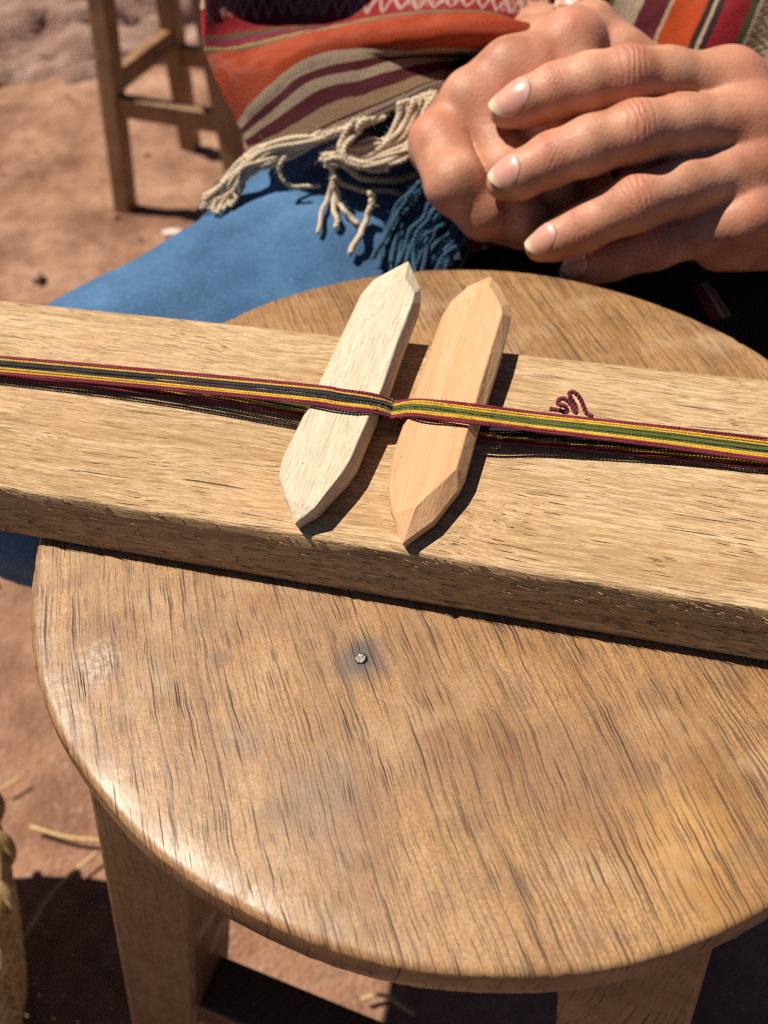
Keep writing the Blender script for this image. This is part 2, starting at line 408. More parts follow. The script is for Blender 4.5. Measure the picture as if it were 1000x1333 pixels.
M_chest = mat_cloth('poncho_chest_cloth', [(0, DRED), (.08, BEI), (.16, MAR), (.215, BEI), (.235, MAR), (.27, (.16, .15, .09)), (.282, BEI), (.355, MAR), (.415, BEI), (.425, ORG), (.505, (.02, .015, .01)), (.52, BEI), (.53, DK), (.545, RED), (.60, GRN), (.62, BEI), (.70, GRN), (.715, MAR), (.80, ORG), (.88, MAR), (.95, RED)],  # near-black stop after the orange is fold shade painted as a stripe
                    zig=((.63, .69, 60, (.16, .09, .06), .3), (.09, .15, 60, (.16, .05, .04), .3)), weave=(190, 160))
M_lap = mat_cloth('poncho_lap_cloth', [(0, (.012, .010, .012)), (.75, (.02, .006, .010)), (.9, (.012, .010, .012))], weave=(120, 60))  # deep shade on the lap put into a near-black cloth colour
M_hem = mat_cloth('poncho_hem_cloth', [(0, (.30, .01, .06)), (.42, GRN), (.5, BEI), (.62, (.2, .17, .22)), (.7, (.30, .01, .05)), (.88, BEI)], weave=(90, 12))

# ------------------------------------------------------------------ setting: ground and earth wall
def grid_obj(name, fn, nu, nv, mat, parent=None, uv=True):
    V, UV = [], []
    for j in range(nv):
        for i in range(nu):
            u, v = i / (nu - 1), j / (nv - 1)
            V.append(fn(u, v)); UV.append((u, v))
    Fc = [(j * nu + i, j * nu + i + 1, (j + 1) * nu + i + 1, (j + 1) * nu + i) for j in range(nv - 1) for i in range(nu - 1)]
    return mesh_obj(name, V, Fc, mat, parent, True, UV)
def gnd(u, v):
    x, y = -2.5 + 5 * u, -1.2 + 4.2 * v
    p = Vector((x, y, 0))
    h = mnoise.fractal(p * 5, 1, 2, 5) * .007 + mnoise.fractal(p * 26, 1, 2, 4) * .0055
    near = min(1, max(0, (Vector((x - STOOL_C.x, y - STOOL_C.y)).length - .2) / .3))
    return (x, y, h * (.25 + .75 * near) - .003)
tag(grid_obj('ground', gnd, 300, 260, M_ground), kind='structure')
def wallf(u, v):
    x = -2.5 + 5 * u; t = v * .75
    p = Vector((x * 1.0, t, 3.3))
    n1 = mnoise.fractal(p * 7, 1, 2, 5) * .03 + mnoise.fractal(p * 24, 1, 2, 4) * .02
    return (x, 1.30 + .10 * x + t * .80 - n1 * .6, -.02 + t * .58 + n1 * .8)
tag(grid_obj('earth_bank', wallf, 260, 110, M_wall), 'rough lumpy reddish earth bank behind the other stool', 'bank')

# ------------------------------------------------------------------ stools
def stool_top_mesh(R, th, seed):
    prof = [(0, 0), (.25, 0), (.5, 0), (.7, 0), (.85, 0), (.93, 0)]
    P = [(a * R, 0.) for a, _ in prof] + [(R - .0020, 0.), (R - .0011, -.0002), (R - .0006, -.0005), (R - .0002, -.0011), (R, -.0020), (R + .0003, -.006), (R, -.010), (R - .0012, -th + .0015), (R - .003, -th), (R * .8, -th), (R * .4, -th), (0, -th)]
    n = 540; V = [(0, 0, 0)]; Fc = []; rings = []
    for (r, z) in P[1:-1]:
        ring = []
        for k in range(n):
            a = 2 * math.pi * k / n
            q = Vector((math.cos(a), math.sin(a), 0))
            rr, zz = r, z
            if r > .9 * R and z > -th + .001 and r > R - .0045:
                f1 = mnoise.noise(q * 3 + Vector((0, 0, seed))) * .0007 + mnoise.noise(q * 40 + Vector((seed, z * 300, 0))) * .00012 + mnoise.noise(q * 110 + Vector((seed, z * 600, 0))) * .00012
                chip = max(0, mnoise.noise(q * 75 + Vector((seed * 2, 0, z * 150))) - .30) * .0030 * max(0, mnoise.noise(q * 2.5 + Vector((0, seed, 0))) + .35)
                chip *= max(0, 1 - abs(z + .0012) / .0035)
                rr += f1 - chip; zz -= chip * .5
            ring.append(len(V)); V.append((rr * math.cos(a), rr * math.sin(a), zz))
        rings.append(ring)
    for k in range(n): Fc.append((0, rings[0][k], rings[0][(k + 1) % n]))
    for A, B in zip(rings, rings[1:]):
        for k in range(n): Fc.append((A[k], B[k], B[(k + 1) % n], A[(k + 1) % n]))
    V.append((0, 0, -th)); c = len(V) - 1
    for k in range(n): Fc.append((rings[-1][(k + 1) % n], rings[-1][k], c))
    return V, Fc
def build_stool(name, cx, cy, h, R, th, ang, r_top, r_base, leg_w, zs, label, lm=None):
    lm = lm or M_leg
    root = empty(name, (cx, cy, 0)); tag(root, label, 'stool')
    V, Fc = stool_top_mesh(R, th, 1.3 if cy < .5 else 4.2)
    o = mesh_obj('stool_top', V, Fc, M_top, root); o.location = (0, 0, h)
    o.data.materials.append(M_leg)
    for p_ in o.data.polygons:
        if p_.center.z < -.0010: p_.material_index = 1  # shade of the rim side and underside put into a darker wood
    feet = []
    for k in range(4):
        a = math.radians(ang + 45 + 90 * k)
        t, b = Vector((math.cos(a) * r_top, math.sin(a) * r_top, h - th + .001)), Vector((math.cos(a) * r_base, math.sin(a) * r_base, -.004))
        d1 = Vector((math.cos(math.radians(ang)), math.sin(math.radians(ang)), 0)); d2 = Vector((-d1.y, d1.x, 0))
        VV = []
        for p, ww in ((b, leg_w * .92), (t, leg_w)):
            for i, j in ((-1, -1), (1, -1), (1, 1), (-1, 1)): VV.append(p + d1 * (i * ww / 2) + d2 * (j * ww / 2))
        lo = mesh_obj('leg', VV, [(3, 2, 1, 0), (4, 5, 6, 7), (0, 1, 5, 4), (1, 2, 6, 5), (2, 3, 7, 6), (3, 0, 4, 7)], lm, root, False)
        bevel(lo, .0015)
        feet.append((t, b))
    for k in range(4):
        (t0, b0), (t1, b1) = feet[k], feet[(k + 1) % 4]
        z = zs[k % 2]; f = (z + .004) / (h - th + .005)
        p, q = b0.lerp(t0, f), b1.lerp(t1, f)
        d = (q - p).normalized()
        VV, FF = box_between(p + d * leg_w * .42, q - d * leg_w * .42, leg_w * .62, leg_w * .95)
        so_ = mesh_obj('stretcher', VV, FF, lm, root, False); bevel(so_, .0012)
    return root
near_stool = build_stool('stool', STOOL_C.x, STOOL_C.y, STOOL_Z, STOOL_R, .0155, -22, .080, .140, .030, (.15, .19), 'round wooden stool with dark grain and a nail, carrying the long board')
# hammered nail sunk in the top
bm = bmesh.new()
bmesh.ops.create_cone(bm, cap_ends=True, segments=20, radius1=.00145, radius2=.0012, depth=.0008)
no = bm_obj('nail', bm, M_iron, near_stool, False); bevel(no, .00025)
no.location = (NAIL.x - STOOL_C.x, NAIL.y - STOOL_C.y, STOOL_Z + .0002); no.rotation_euler = (.12, -.1, 0)

p0, p1 = at(163, 268, 0), at(240, 195, 0)
e1 = (p1 - p0); side = e1.length; ang_b = math.degrees(math.atan2(e1.y, e1.x)) - 90
side_b = .15
d1 = Vector((math.cos(math.radians(ang_b)), math.sin(math.radians(ang_b)), 0)); d2 = Vector((-d1.y, d1.x, 0))
cb = p0 + d1 * side_b / 2 + d2 * side_b / 2
build_stool('stool', cb.x, cb.y, .37, .115, .018, ang_b, side_b * .42, side_b * .707, .021, (.11, .13), 'wooden stool standing empty in front of the earth bank', M_leg_honey)

# ------------------------------------------------------------------ board
BT = .018; BZ = STOOL_Z + BT
A0 = Vector((-.09287, .14712, 0)); ANG = math.atan2(.10337 - .14712, .07936 + .09287)
bd = empty('loom_board', (A0.x, A0.y, STOOL_Z), ANG)
V, Fc, ns = [], [], 420
x0, x1 = -.115, .48
sec = [(0.0016, 0), (.0004, .0006), (0, .0022), (0, .006), (0, .011), (0, BT - .0010), (.0002, BT - .0003), (.0008, BT)]
for i in range(ns + 1):
    x = x0 + (x1 - x0) * i / ns
    W = .0668 + (.0722 - .0668) * x / .178
    s2 = sec + [(W * q, BT) for q in (.12, .25, .4, .55, .7, .85, .94)] + [(W - .0012, BT), (W - .0003, BT - .0005), (W, BT - .0016), (W, BT * .5), (W, .0016), (W - .0014, 0)]
    for (y, z) in s2:
        p = Vector((x * 60, y * 300, z * 300)); q = Vector((x * 9, y * 20, z * 40))
        dn = mnoise.noise(p) * .00012; lw = mnoise.noise(q + Vector((5, 2, 1))) * .0003
        if y < .0009 or (y < .0017 and z < .01): V.append((x, y + dn * 1.2 + lw, z - (.0004 * abs(mnoise.noise(p * .7)) if z > BT - .001 else 0)))
        elif z < .002: V.append((x, y, z))
        else: V.append((x, y + (lw if y > W - .002 else 0), z + dn * .6 * (z > BT - .001)))
k = len(s2)
for i in range(ns):
    for j in range(k):
        a = i * k + j; b = i * k + (j + 1) % k
        Fc.append((a, a + k, b + k, b))
Fc.append(list(range(k))); Fc.append([ns * k + j for j in range(k)][::-1])
plank = mesh_obj('plank', V, Fc, M_board, bd)
plank.data.set_sharp_from_angle(angle=math.radians(50))
tag(bd, 'thick rough-sawn wooden board lying across the round stool', 'board')
# lifted wood fibres on the sawn near face and the top edges
g = []
for i in range(1500):
    x = rng.uniform(-.12, .27); z = rng.uniform(.0015, BT - .0005); L = rng.uniform(.001, .006) * (1 if rng.random() < .85 else 1.8)
    out = rng.uniform(.0003, .0013)
    a = Vector((x, .0003, z)); b = a + Vector((L, -out, rng.uniform(-.0002, .0003))); c = a + Vector((L * .5, -out * .6, rng.uniform(.0001, .0003)))
    r = rng.uniform(.00004, .00011)
    g.append(tube_geo(np.array([a, c, b]), [r, r, r * .3], 4))
for i in range(160):
    x = rng.uniform(-.12, .27); a = Vector((x, rng.uniform(.0005, .066), BT - .0001)); th = rng.gauss(0, .4)
    L = rng.uniform(.0008, .003); b = a + Vector((L * math.cos(th), L * math.sin(th), rng.uniform(.0001, .0007)))
    g.append(tube_geo(np.array([a, (a + b) / 2 + Vector((0, 0, .0001)), b]), [.00006, .00006, .00003], 3))
vv, ff = merge(g); tag(mesh_obj('wood_fibres', vv, ff, M_board, bd), kind='stuff')

# ------------------------------------------------------------------ shuttle sticks
def stick(name, outline, top, mat, label, zn, zf, th):
    n = len(outline); near, far = outline[0], outline[9]
    ax = Vector((far[0] - near[0], far[1] - near[1])); L2 = ax.length_squared
    def zz(p): return BZ + zn + (zf - zn) * ((Vector(p) - Vector(near)).dot(ax) / L2)
    Wm = [at(*p, zz(p)) for p in outline]
    zfac = {0: .15}
    Wt = [at(*p, zz(p) + th * .45 * zfac.get(i_, 1)) for i_, p in enumerate(top)]
    cen = sum(Wm, Vector()) / n
    Wb = [cen + (p - cen) * .965 - Vector((0, 0, th * .55)) for p in Wm]
    d = (Wm[9] - Wm[0]); ang = math.atan2(d.y, d.x)
    root = Vector((cen.x, cen.y, cen.z)); R = Matrix.Rotation(-ang, 3, 'Z')
    bm = bmesh.new()
    loops = [[bm.verts.new(R @ (p - root)) for p in Lp] for Lp in (Wb, Wm, Wt)]
    for A, B in zip(loops, loops[1:]):
        for i in range(n): bm.faces.new((A[i], A[(i + 1) % n], B[(i + 1) % n], B[i]))
    bm.faces.new(loops[2]); bm.faces.new(loops[0][::-1])
    bmesh.ops.recalc_face_normals(bm, faces=bm.faces)
    o = bm_obj(name, bm, mat); o.location = root; o.rotation_euler = (0, 0, ang)
    bevel(o, .0003, 2, 20)
    return tag(o, label, 'shuttle', 'weaving shuttle sticks')
S1o = [(384, 683), (412, 667), (451, 625), (464, 607), (490, 544), (506, 512), (527, 450), (548, 395), (548, 376), (532, 339), (486, 364), (470, 383), (401, 529), (367, 598), (363, 622), (370, 649)]
S1t = [(387, 680), (410, 660), (442, 620), (455, 600), (480, 542), (496, 508), (516, 448), (537, 394), (540, 382), (526, 361), (490, 370), (473, 386), (404, 530), (370, 598), (367, 622), (373, 650)]
S2o = [(524, 709), (565, 679), (598, 637), (607, 619), (625, 553), (654, 460), (666, 412), (664, 396), (652, 374), (639, 359), (610, 372), (588, 391), (575, 412), (527, 547), (512, 589), (504, 634), (508, 667)]
S2t = [(527, 703), (543, 661), (576, 628), (594, 611), (610, 555), (639, 456), (654, 408), (652, 398), (645, 384), (637, 371), (612, 379), (591, 396), (578, 415), (530, 549), (515, 590), (507, 634), (511, 668)]
ZN, ZF, TH = .0034, .0078, .0058
stick('shuttle_stick', S1o, S1t, M_pale, 'pale whitish wooden stick with pointed ends under black threads', ZN, ZF, TH)
stick('shuttle_stick', S2o, S2t, M_tan, 'orange tan wooden stick with pointed ends under green threads', ZN, ZF - .0008, TH)

# ------------------------------------------------------------------ warp threads: two layers crossing between the sticks
# (photo x, photo y of the band's middle, height above the board)
LA = [(-130, 465, .0026), (0, 476, .0032), (200, 494, .0050), (398, 513, .0088), (440, 519, .0090), (488, 526, .0085), (512, 534, .0055), (536, 545, .0016), (580, 552, .0012), (620, 558, .0012), (650, 563, .0017), (720, 569, .0016), (860, 583, .0016), (1000, 597, .0015), (1130, 610, .0014)]
LB = [(-130, 467, .0014), (0, 479, .0015), (150, 495, .0016), (300, 513, .0015), (390, 528, .0014), (440, 534, .0012), (480, 537, .0016), (512, 533, .0058), (540, 530, .0086), (580, 534, .0088), (626, 540, .0088), (700, 549, .0070), (860, 567, .0048), (1000, 585, .0036), (1130, 600, .0030)]
band = empty('warp_band', (STOOL_C.x, STOOL_C.y, BZ))
tag(band, 'narrow band of maroon, yellow, black and green threads stretched over the sticks', 'thread')
COLA = [M_maroon, M_maroon, M_yellow, M_black, M_black, M_black, M_black, M_black, M_yellow, M_yellow, M_maroon, M_maroon]
COLB = [M_maroon, M_maroon, M_yellow, M_yellow, M_green, M_green, M_green, M_green, M_yellow, M_yellow, M_maroon, M_maroon]
yr, hairs = .00035, []
for layer, (ctrl, cols) in enumerate(((LA, COLA), (LB, COLB))):
    Wp = np.array([at(a, b, BZ + c) for a, b, c in ctrl])
    er, el = Wp[-1] - Wp[-2], Wp[0] - Wp[1]; er[2] = el[2] = 0
    er /= np.linalg.norm(er); el /= np.linalg.norm(el)
    Wp = np.vstack([Wp[:1] + el * .035, Wp, Wp[-1:] + er * .07, Wp[-1:] + er * .14, Wp[-1:] + er * .20])   # on along the board, past the frame
    mid = crom(Wp, 320)
    t = mid[-1] - mid[0]; t /= np.linalg.norm(t); lat = np.array([t[1], -t[0], 0]); lat /= np.linalg.norm(lat)
    for i, mt in enumerate(cols):
        s = (i - 5.5) + (.25 if layer else -.25)
        s_along = np.linspace(0, 1, 320)
        px = np.array([(Vector(q) - CAM) for q in mid]); 
        wig = np.array([mnoise.noise(Vector((u * 9, i * 3.7, layer * 5))) for u in s_along]) * .00030
        zw = np.array([mnoise.noise(Vector((u * 7, i * 2.1 + 9, layer * 5))) for u in s_along]) * .00034
        pinch = 1 - .10 * np.exp(-((mid[:, 0] - Wp[7 if layer == 0 else 8][0]) / .006) ** 2)
        path = mid + lat[None] * (s * .00056 * pinch * (1 + (.30 if layer else .12) * np.clip((mid[:, 0] - .03) / .09, 0, 1.2) + .10 * np.clip((-.03 - mid[:, 0]) / .09, 0, 1.2)) + wig)[:, None] + np.array([0, 0, 1.])[None] * zw[:, None]
        path = path - np.array(band.location)[None]
        vv, ff = yarn_geo(path, yr, .0015 + .0004 * rng.random(), 5, 6, rng.random() * 6, 2, .70)
        mesh_obj('yarn', vv, ff, mt, band)
        for _ in range(45):
            q = path[rng.randrange(20, 270)]; dv = Vector((rng.gauss(0, 1), rng.gauss(0, 1), abs(rng.gauss(0, .8)))).normalized()
            L = rng.uniform(.0006, .0022); b = Vector(q) + dv * L; c = Vector(q) + dv * L * .5 + Vector((rng.gauss(0, 1), rng.gauss(0, 1), rng.gauss(0, 1))) * .0003
            hairs.append((mt, tube_geo(np.array([q, c, b]), [.00004, .00004, .00002], 3)))
for mt in (M_maroon, M_yellow, M_black, M_green):
    vv, ff = merge([h for q, h in hairs if q == mt]); tag(mesh_obj('yarn_fuzz', vv, ff, mt, band), kind='stuff')
# small kinked loop of maroon yarn standing up from the band
curl = [(716, 532, .0080), (728, 534, .0080), (738, 537, .0082), (736, 529, .0094), (728, 527, .0100), (727, 521, .0104), (735, 519, .0104), (743, 526, .0095), (750, 538, .0082), (749, 528, .0092), (742, 516, .0110), (743, 510, .0116), (750, 512, .0114), (757, 522, .0100), (764, 538, .0080), (772, 542, .0076)]
pts = crom(np.array([at(a, b, BZ + c - .0014) for a, b, c in curl]), 160) - np.array(band.location)
vv, ff = yarn_geo(pts, .00058, .0020, 6, 8, 0, 2, .66); mesh_obj('yarn_curl', vv, ff, M_maroon, band)

# ------------------------------------------------------------------ person: hands, jeans, poncho
VOX = .0006
def cam3(px, py, d): return np.array([(px - CX) / F * d, -(py - CY) / F * d, d])
def build_hands():
    lo, hi = cam3(505, 400, .30), cam3(1190, -110, .30)
    lo[2], hi[2] = .255, .395
    lo[0] = -.002; lo[1] -= 0; hi = np.maximum(hi, lo + .01)
    n = np.ceil((hi - lo) / VOX).astype(int)
    X = (lo[0] + np.arange(n[0]) * VOX).astype(np.float32)[:, None, None]
    Y = (lo[1] + np.arange(n[1]) * VOX).astype(np.float32)[None, :, None]
    Z = (lo[2] + np.arange(n[2]) * VOX).astype(np.float32)[None, None, :]
    BIG = .02
    def smin(a, b, k):
        h = np.clip(.5 + .5 * (b - a) / k, 0, 1); return b + (a - b) * h - k * h * (1 - h)
    def chain(pts, k=.003):
        # pts: (px, py, depth, radius in px at that depth)
        P = [(cam3(a, b, d), r * d / F) for a, b, d, r in pts]
        f = np.full(n, BIG, np.float32)
        segs = list(zip(P, P[1:])) if len(P) > 1 else [(P[0], (P[0][0] + 1e-4, P[0][1]))]
        for (a, ra), (b, rb) in segs:
            m_ = max(ra, rb) + .012
            i0 = np.clip(((np.minimum(a, b) - m_ - lo) / VOX).astype(int), 0, n); i1 = np.clip(((np.maximum(a, b) + m_ - lo) / VOX).astype(int) + 1, 0, n)
            if (i1 <= i0).any(): continue
            sl = tuple(slice(q, w_) for q, w_ in zip(i0, i1))
            x, y, z = X[sl[0]] - a[0], Y[:, sl[1]] - a[1], Z[:, :, sl[2]] - a[2]
            ab = b - a; t = np.clip((x * ab[0] + y * ab[1] + z * ab[2]) / float(ab @ ab), 0, 1)
            d = np.sqrt((x - t * ab[0]) ** 2 + (y - t * ab[1]) ** 2 + (z - t * ab[2]) ** 2) - (ra + (rb - ra) * t)
            f[sl] = smin(f[sl], d.astype(np.float32), k)
        return f
    def hand(palm, fingers, k):
        pf = None
        for c in palm:
            q = chain(c, .008); pf = q if pf is None else smin(pf, q, .010)
        out = pf
        for f in fingers: out = np.minimum(out, smin(pf, chain(f), k))
        return out
    L_idx = [(660, 143, .2855, 23), (684, 134, .2845, 29), (724, 118, .283, 33), (768, 107, .281, 35), (816, 100, .280, 36.5), (868, 101, .283, 35.5), (945, 118, .289, 42)]
    L_mid = [(656, 237, .2830, 23), (678, 228, .2820, 29), (718, 208, .280, 33), (768, 190, .277, 36), (826, 172, .275, 38), (885, 163, .279, 37), (968, 162, .285, 42)]
    L_rng = [(702, 322, .2885, 18), (722, 313, .2875, 25), (756, 298, .286, 30), (826, 264, .280, 36), (888, 243, .283, 36), (972, 218, .287, 41)]
    L_pin = [(744, 352, .296, 16), (766, 346, .2955, 22), (795, 338, .294, 26), (852, 318, .291, 31), (910, 302, .291, 31), (976, 278, .288, 35)]
    L_thb = [(744, 14, .307, 22), (770, 34, .306, 29), (808, 74, .307, 34), (880, 125, .309, 42), (1010, 175, .312, 60)]
    L_palm = [[(945, 120, .292, 40), (972, 165, .291, 42), (975, 220, .291, 40), (978, 280, .292, 36)],
              [(945, 120, .294, 42), (1120, 160, .318, 62)], [(975, 200, .294, 44), (1120, 200, .318, 70)], [(978, 270, .294, 40), (1120, 245, .318, 62)],
              [(940, 310, .298, 42), (1080, 290, .312, 60)], [(1120, 200, .320, 78), (1260, 190, .34, 92)], [(840, 205, .304, 36), (985, 215, .302, 46)], [(860, 260, .306, 36), (985, 240, .302, 46)]]
    left = hand(L_palm, [L_idx, L_mid, L_rng, L_pin, L_thb], .005)
    R_idx = [(748, 66, .304, 40), (745, 120, .300, 40), (735, 200, .303, 38), (765, 250, .318, 34)]
    R_mid = [(690, 112, .3005, 40), (712, 165, .2960, 38), (722, 235, .2975, 37), (745, 265, .312, 34)]
    R_rng = [(636, 152, .3020, 38), (657, 224, .2965, 37), (684, 286, .2985, 32), (735, 292, .312, 30)]
    R_pin = [(576, 192, .3020, 40), (592, 238, .2925, 38), (628, 280, .296, 30), (695, 302, .318, 26)]
    R_palm = [[(746, 63, .306, 42), (676, 106, .3025, 47), (624, 144, .3045, 46), (575, 190, .3090, 43)],
              [(740, 70, .312, 44), (700, 80, .36, 60)], [(650, 120, .315, 46), (680, 90, .36, 60)], [(590, 190, .318, 40), (660, 110, .36, 56)],
              [(700, 140, .318, 50), (690, 110, .35, 60)], [(690, 90, .36, 62), (640, 20, .42, 66)]]
    right = hand(R_palm, [R_idx, R_mid, R_rng, R_pin], .0045)
    # knuckle bumps
    for (a, b, d, r) in ((742, 47, .2995, 26), (656, 80, .2955, 21), (606, 120, .2975, 20), (562, 177, .2985, 22)):
        right = smin(right, chain([(a, b, d, r)]), .007)
    for (a, b, d, r) in ((947, 104, .2855, 24), (972, 152, .283, 24), (978, 214, .285, 22), (972, 284, .2865, 19)):
        left = smin(left, chain([(a, b, d, r)]), .010)
    fld = np.minimum(left, right)
    import openvdb
    gr = openvdb.FloatGrid(BIG); gr.copyFromArray(np.ascontiguousarray(fld))
    pts, quads = gr.convertToQuads(0.0)
    pts = pts * VOX + lo
    joints = []
    for fng, idx in ((L_idx, (2, 4)), (L_mid, (2, 4)), (L_rng, (2, 3)), (L_pin, (2, 3)), (R_idx, (0,)), (R_mid, (0,)), (R_rng, (0,)), (R_pin, (0,)), (L_idx, (6,)), (L_mid, (6,)), (L_rng, (5,)), (L_pin, (5,))):
        for i in idx:
            a = cam3(*fng[max(i - 1, 0)][:3]); b = cam3(*fng[min(i + 1, len(fng) - 1)][:3])
            joints.append((cam3(*fng[i][:3]), (b - a) / np.linalg.norm(b - a), fng[i][3] * fng[i][2] / F, i))
    knuck = np.zeros(len(pts)); crease = np.zeros(len(pts))
    wob = np.array([mnoise.noise(Vector(p) * 260) for p in pts])
    for c, ax, r, i in joints:
        q = pts - c; s = q @ ax; rad = q - s[:, None] * ax; rl = np.linalg.norm(rad, axis=1) + 1e-9
        face = np.clip(-rad[:, 2] / rl * 1.4 - .1 + .5 * rad[:, 1] / rl, 0, 1)
        inn = np.exp(-(s / (r * .75)) ** 2) * (rl < r * 1.5) * face
        knuck = np.maximum(knuck, inn)
        if i in (2, 3, 4):
            wide = 1 if i > 2 else .55
            for off in (-.0034, -.0018, -.0004, .0010, .0026):
                cr = np.exp(-((s - off * wide * 1.25 + wob * .0009) / .00042) ** 2) * (rl < r * 1.4) * face
                crease = np.maximum(crease, cr * (.4 + .6 * math.exp(-(off / .002) ** 2)))
    W = np.array(CAM)[None] + pts[:, :1] * np.array(RIGHT) + pts[:, 1:2] * np.array(UP) + pts[:, 2:] * np.array(FWD)
    base = np.array([.07, .36, 0.])
    me = bpy.data.meshes.new('person'); me.from_pydata((W - base).tolist(), [], quads[:, ::-1].tolist())
    me.polygons.foreach_set('use_smooth', [True] * len(me.polygons)); me.materials.append(M_skin)
    for nm, arr in (('knuckle', knuck), ('crease', crease)):
        at_ = me.attributes.new(nm, 'FLOAT', 'POINT'); at_.data.foreach_set('value', arr.astype(np.float32))
    o = bpy.data.objects.new('person', me); C.objects.link(o); o.location = base
    sm = o.modifiers.new('smooth', 'SMOOTH'); sm.factor = .5; sm.iterations = 4
    # nails: (finger tip chain, length px, width factor, bend of normal)
    def toW(p): return Vector(CAM) + RIGHT * float(p[0]) + UP * float(p[1]) + FWD * float(p[2]) - o.location
    htree = BVHTree.FromPolygons([Vector(p) for p in pts], quads.tolist())
    for fng, back, fwd_, half, nrm in ((L_idx, 34, 22, 25, (-.05, .30, -1)), (L_mid, 25, 18, 24, (-.15, .25, -1)), (L_rng, 26, 17, 20, (-.1, .3, -1)), (L_pin, 18, 13, 15, (-.1, .1, -1)), (L_thb, 10, 26, 22, (-.2, .75, -.7))):
        a, b = cam3(*fng[0][:3]), cam3(*fng[1][:3]); rb = fng[1][3] * fng[1][2] / F
        ax = (a - b) / np.linalg.norm(a - b); nv = np.array(nrm, float); nv -= ax * (nv @ ax); nv /= np.linalg.norm(nv); sd_ = np.cross(ax, nv)
        k = fng[0][2] / F; V, UV, Fq = [], [], []
        nu, nv_ = 17, 19
        def surf(s, t):
            o_ = a + ax * s + sd_ * t + nv * (rb + .0025)
            h_ = htree.ray_cast(Vector(o_), Vector(-nv))
            return (np.array(h_[0]) if h_[0] else None)
        rows_ = []
        for j in range(nv_):
            v = j / (nv_ - 1)
            w2 = half * k * (.84 + .16 * math.sin(math.pi * min(1, v * 1.1)))
            for i in range(nu):
                u = i / (nu - 1) * 2 - 1
                s = (-back + (back + fwd_) * v) * k - v ** 3 * abs(u) ** 2.4 * half * .62 * k + (1 - v) ** 3 * abs(u) ** 2.6 * half * .34 * k
                sc_ = min(s, (fwd_ - 7) * k); p = surf(sc_, u * w2 * .88)
                if p is None: p = a + ax * sc_ + sd_ * u * w2
                p = p + ax * (s - sc_) + nv * (.00045 * (1 - abs(u) ** 3) - .00015 - (.0005 if j == 0 else 0) - 10 * max(0, s - sc_) ** 1.6)
                V.append(p); UV.append(((u + 1) / 2, v))
        V = np.array(V).reshape(nv_, nu, 3)
        for _ in range(1):
            V[1:-1] = (V[:-2] + 2 * V[1:-1] + V[2:]) / 4; V[:, 1:-1] = (V[:, :-2] + 2 * V[:, 1:-1] + V[:, 2:]) / 4
        V = [toW(p) for p in V.reshape(-1, 3)]
        Fq = [(j * nu + i, j * nu + i + 1, (j + 1) * nu + i + 1, (j + 1) * nu + i) for j in range(nv_ - 1) for i in range(nu - 1)]
        nl = mesh_obj('fingernail', V, Fq, M_nail, o, True, UV)
        sl = nl.modifiers.new('solid', 'SOLIDIFY'); sl.thickness = .0004; sl.offset = 0
    return o
person = build_hands()
tag(person, 'seated person in striped poncho and blue jeans with clasped hands', 'person')
PL = Vector(person.location)

# jeans: thigh, knee and shin of the leg beside the stool, and the far thigh and shin
def leg_mesh(path, rads, seed):
    P = crom(np.array(path), 120); r = crom(np.array([[q] for q in rads]), 120)[:, 0]
    V, Fc = tube_geo(P, r, 64)
    V = np.array(V)
    T, N, B = frames(P)
    for i in range(len(P)):
        for j in range(64):
            q = V[i * 64 + j]; d = q - P[i]; d /= np.linalg.norm(d)
            h = mnoise.fractal(Vector(q) * 14 + Vector((seed, 0, 0)), 1, 2, 3) * .004 + abs(mnoise.noise(Vector((q[0] * 26 - q[1] * 34, q[2] * 22, seed)))) * .007
            V[i * 64 + j] = q + d * h
    return V - np.array(PL), Fc
jg = [leg_mesh([(.15, .53, .315), (.085, .43, .315), (.008, .344, .306), (-.050, .280, .298), (-.097, .238, .300), (-.114, .237, .292), (-.115, .275, .24), (-.085, .32, .13), (-.06, .37, .02)], [.075, .068, .060, .055, .048, .041, .040, .042, .05], 2.0),
      leg_mesh([(.20, .56, .30), (.27, .47, .295), (.34, .40, .285), (.385, .345, .27), (.40, .325, .21), (.395, .34, .12), (.39, .36, .02)], [.085, .078, .070, .064, .058, .052, .055], 5.0)]
vv, ff = merge(jg)
jeans = mesh_obj('jeans', vv, ff, M_denim, person); tag(jeans, 'blue denim jeans')

def patch(name, rows, vs, mat, nu, nv, parent, thick=.0016, amp=.0012, seed=0, nrow=None):
    R = np.array([crom([tuple(dep(*p)) for p in r], nu) for r in rows])       # rows x nu x 3
    t = np.interp(np.linspace(0, 1, nv), vs, np.arange(len(rows)))
    G = np.array([crom(R[:, i], 40 * (len(rows) - 1) + 1) for i in range(nu)])  # nu x K x 3
    V, UV = [], []
    for j in range(nv):
        k = t[j] * 40; k0 = min(int(k), G.shape[1] - 2); f = k - k0
        for i in range(nu):
            p = G[i, k0] * (1 - f) + G[i, k0 + 1] * f
            q = Vector(p)
            nz = mnoise.noise(q * 45 + Vector((seed, 0, 0))) * amp + mnoise.noise(q * 130 + Vector((seed, 3, 0))) * amp * .35
            V.append(q - FWD * nz - PL); UV.append((i / (nu - 1), j / (nv - 1)))
    Fq = [(j * nu + i, j * nu + i + 1, (j + 1) * nu + i + 1, (j + 1) * nu + i) for j in range(nv - 1) for i in range(nu - 1)]
    o = mesh_obj(name, V, Fq, mat, parent, True, UV)
    s = o.modifiers.new('solid', 'SOLIDIFY'); s.thickness = thick; s.offset = 0
    return o
poncho = empty('poncho'); poncho.parent = person
tag(poncho, 'hand-woven poncho with red, orange, maroon and cream stripes')
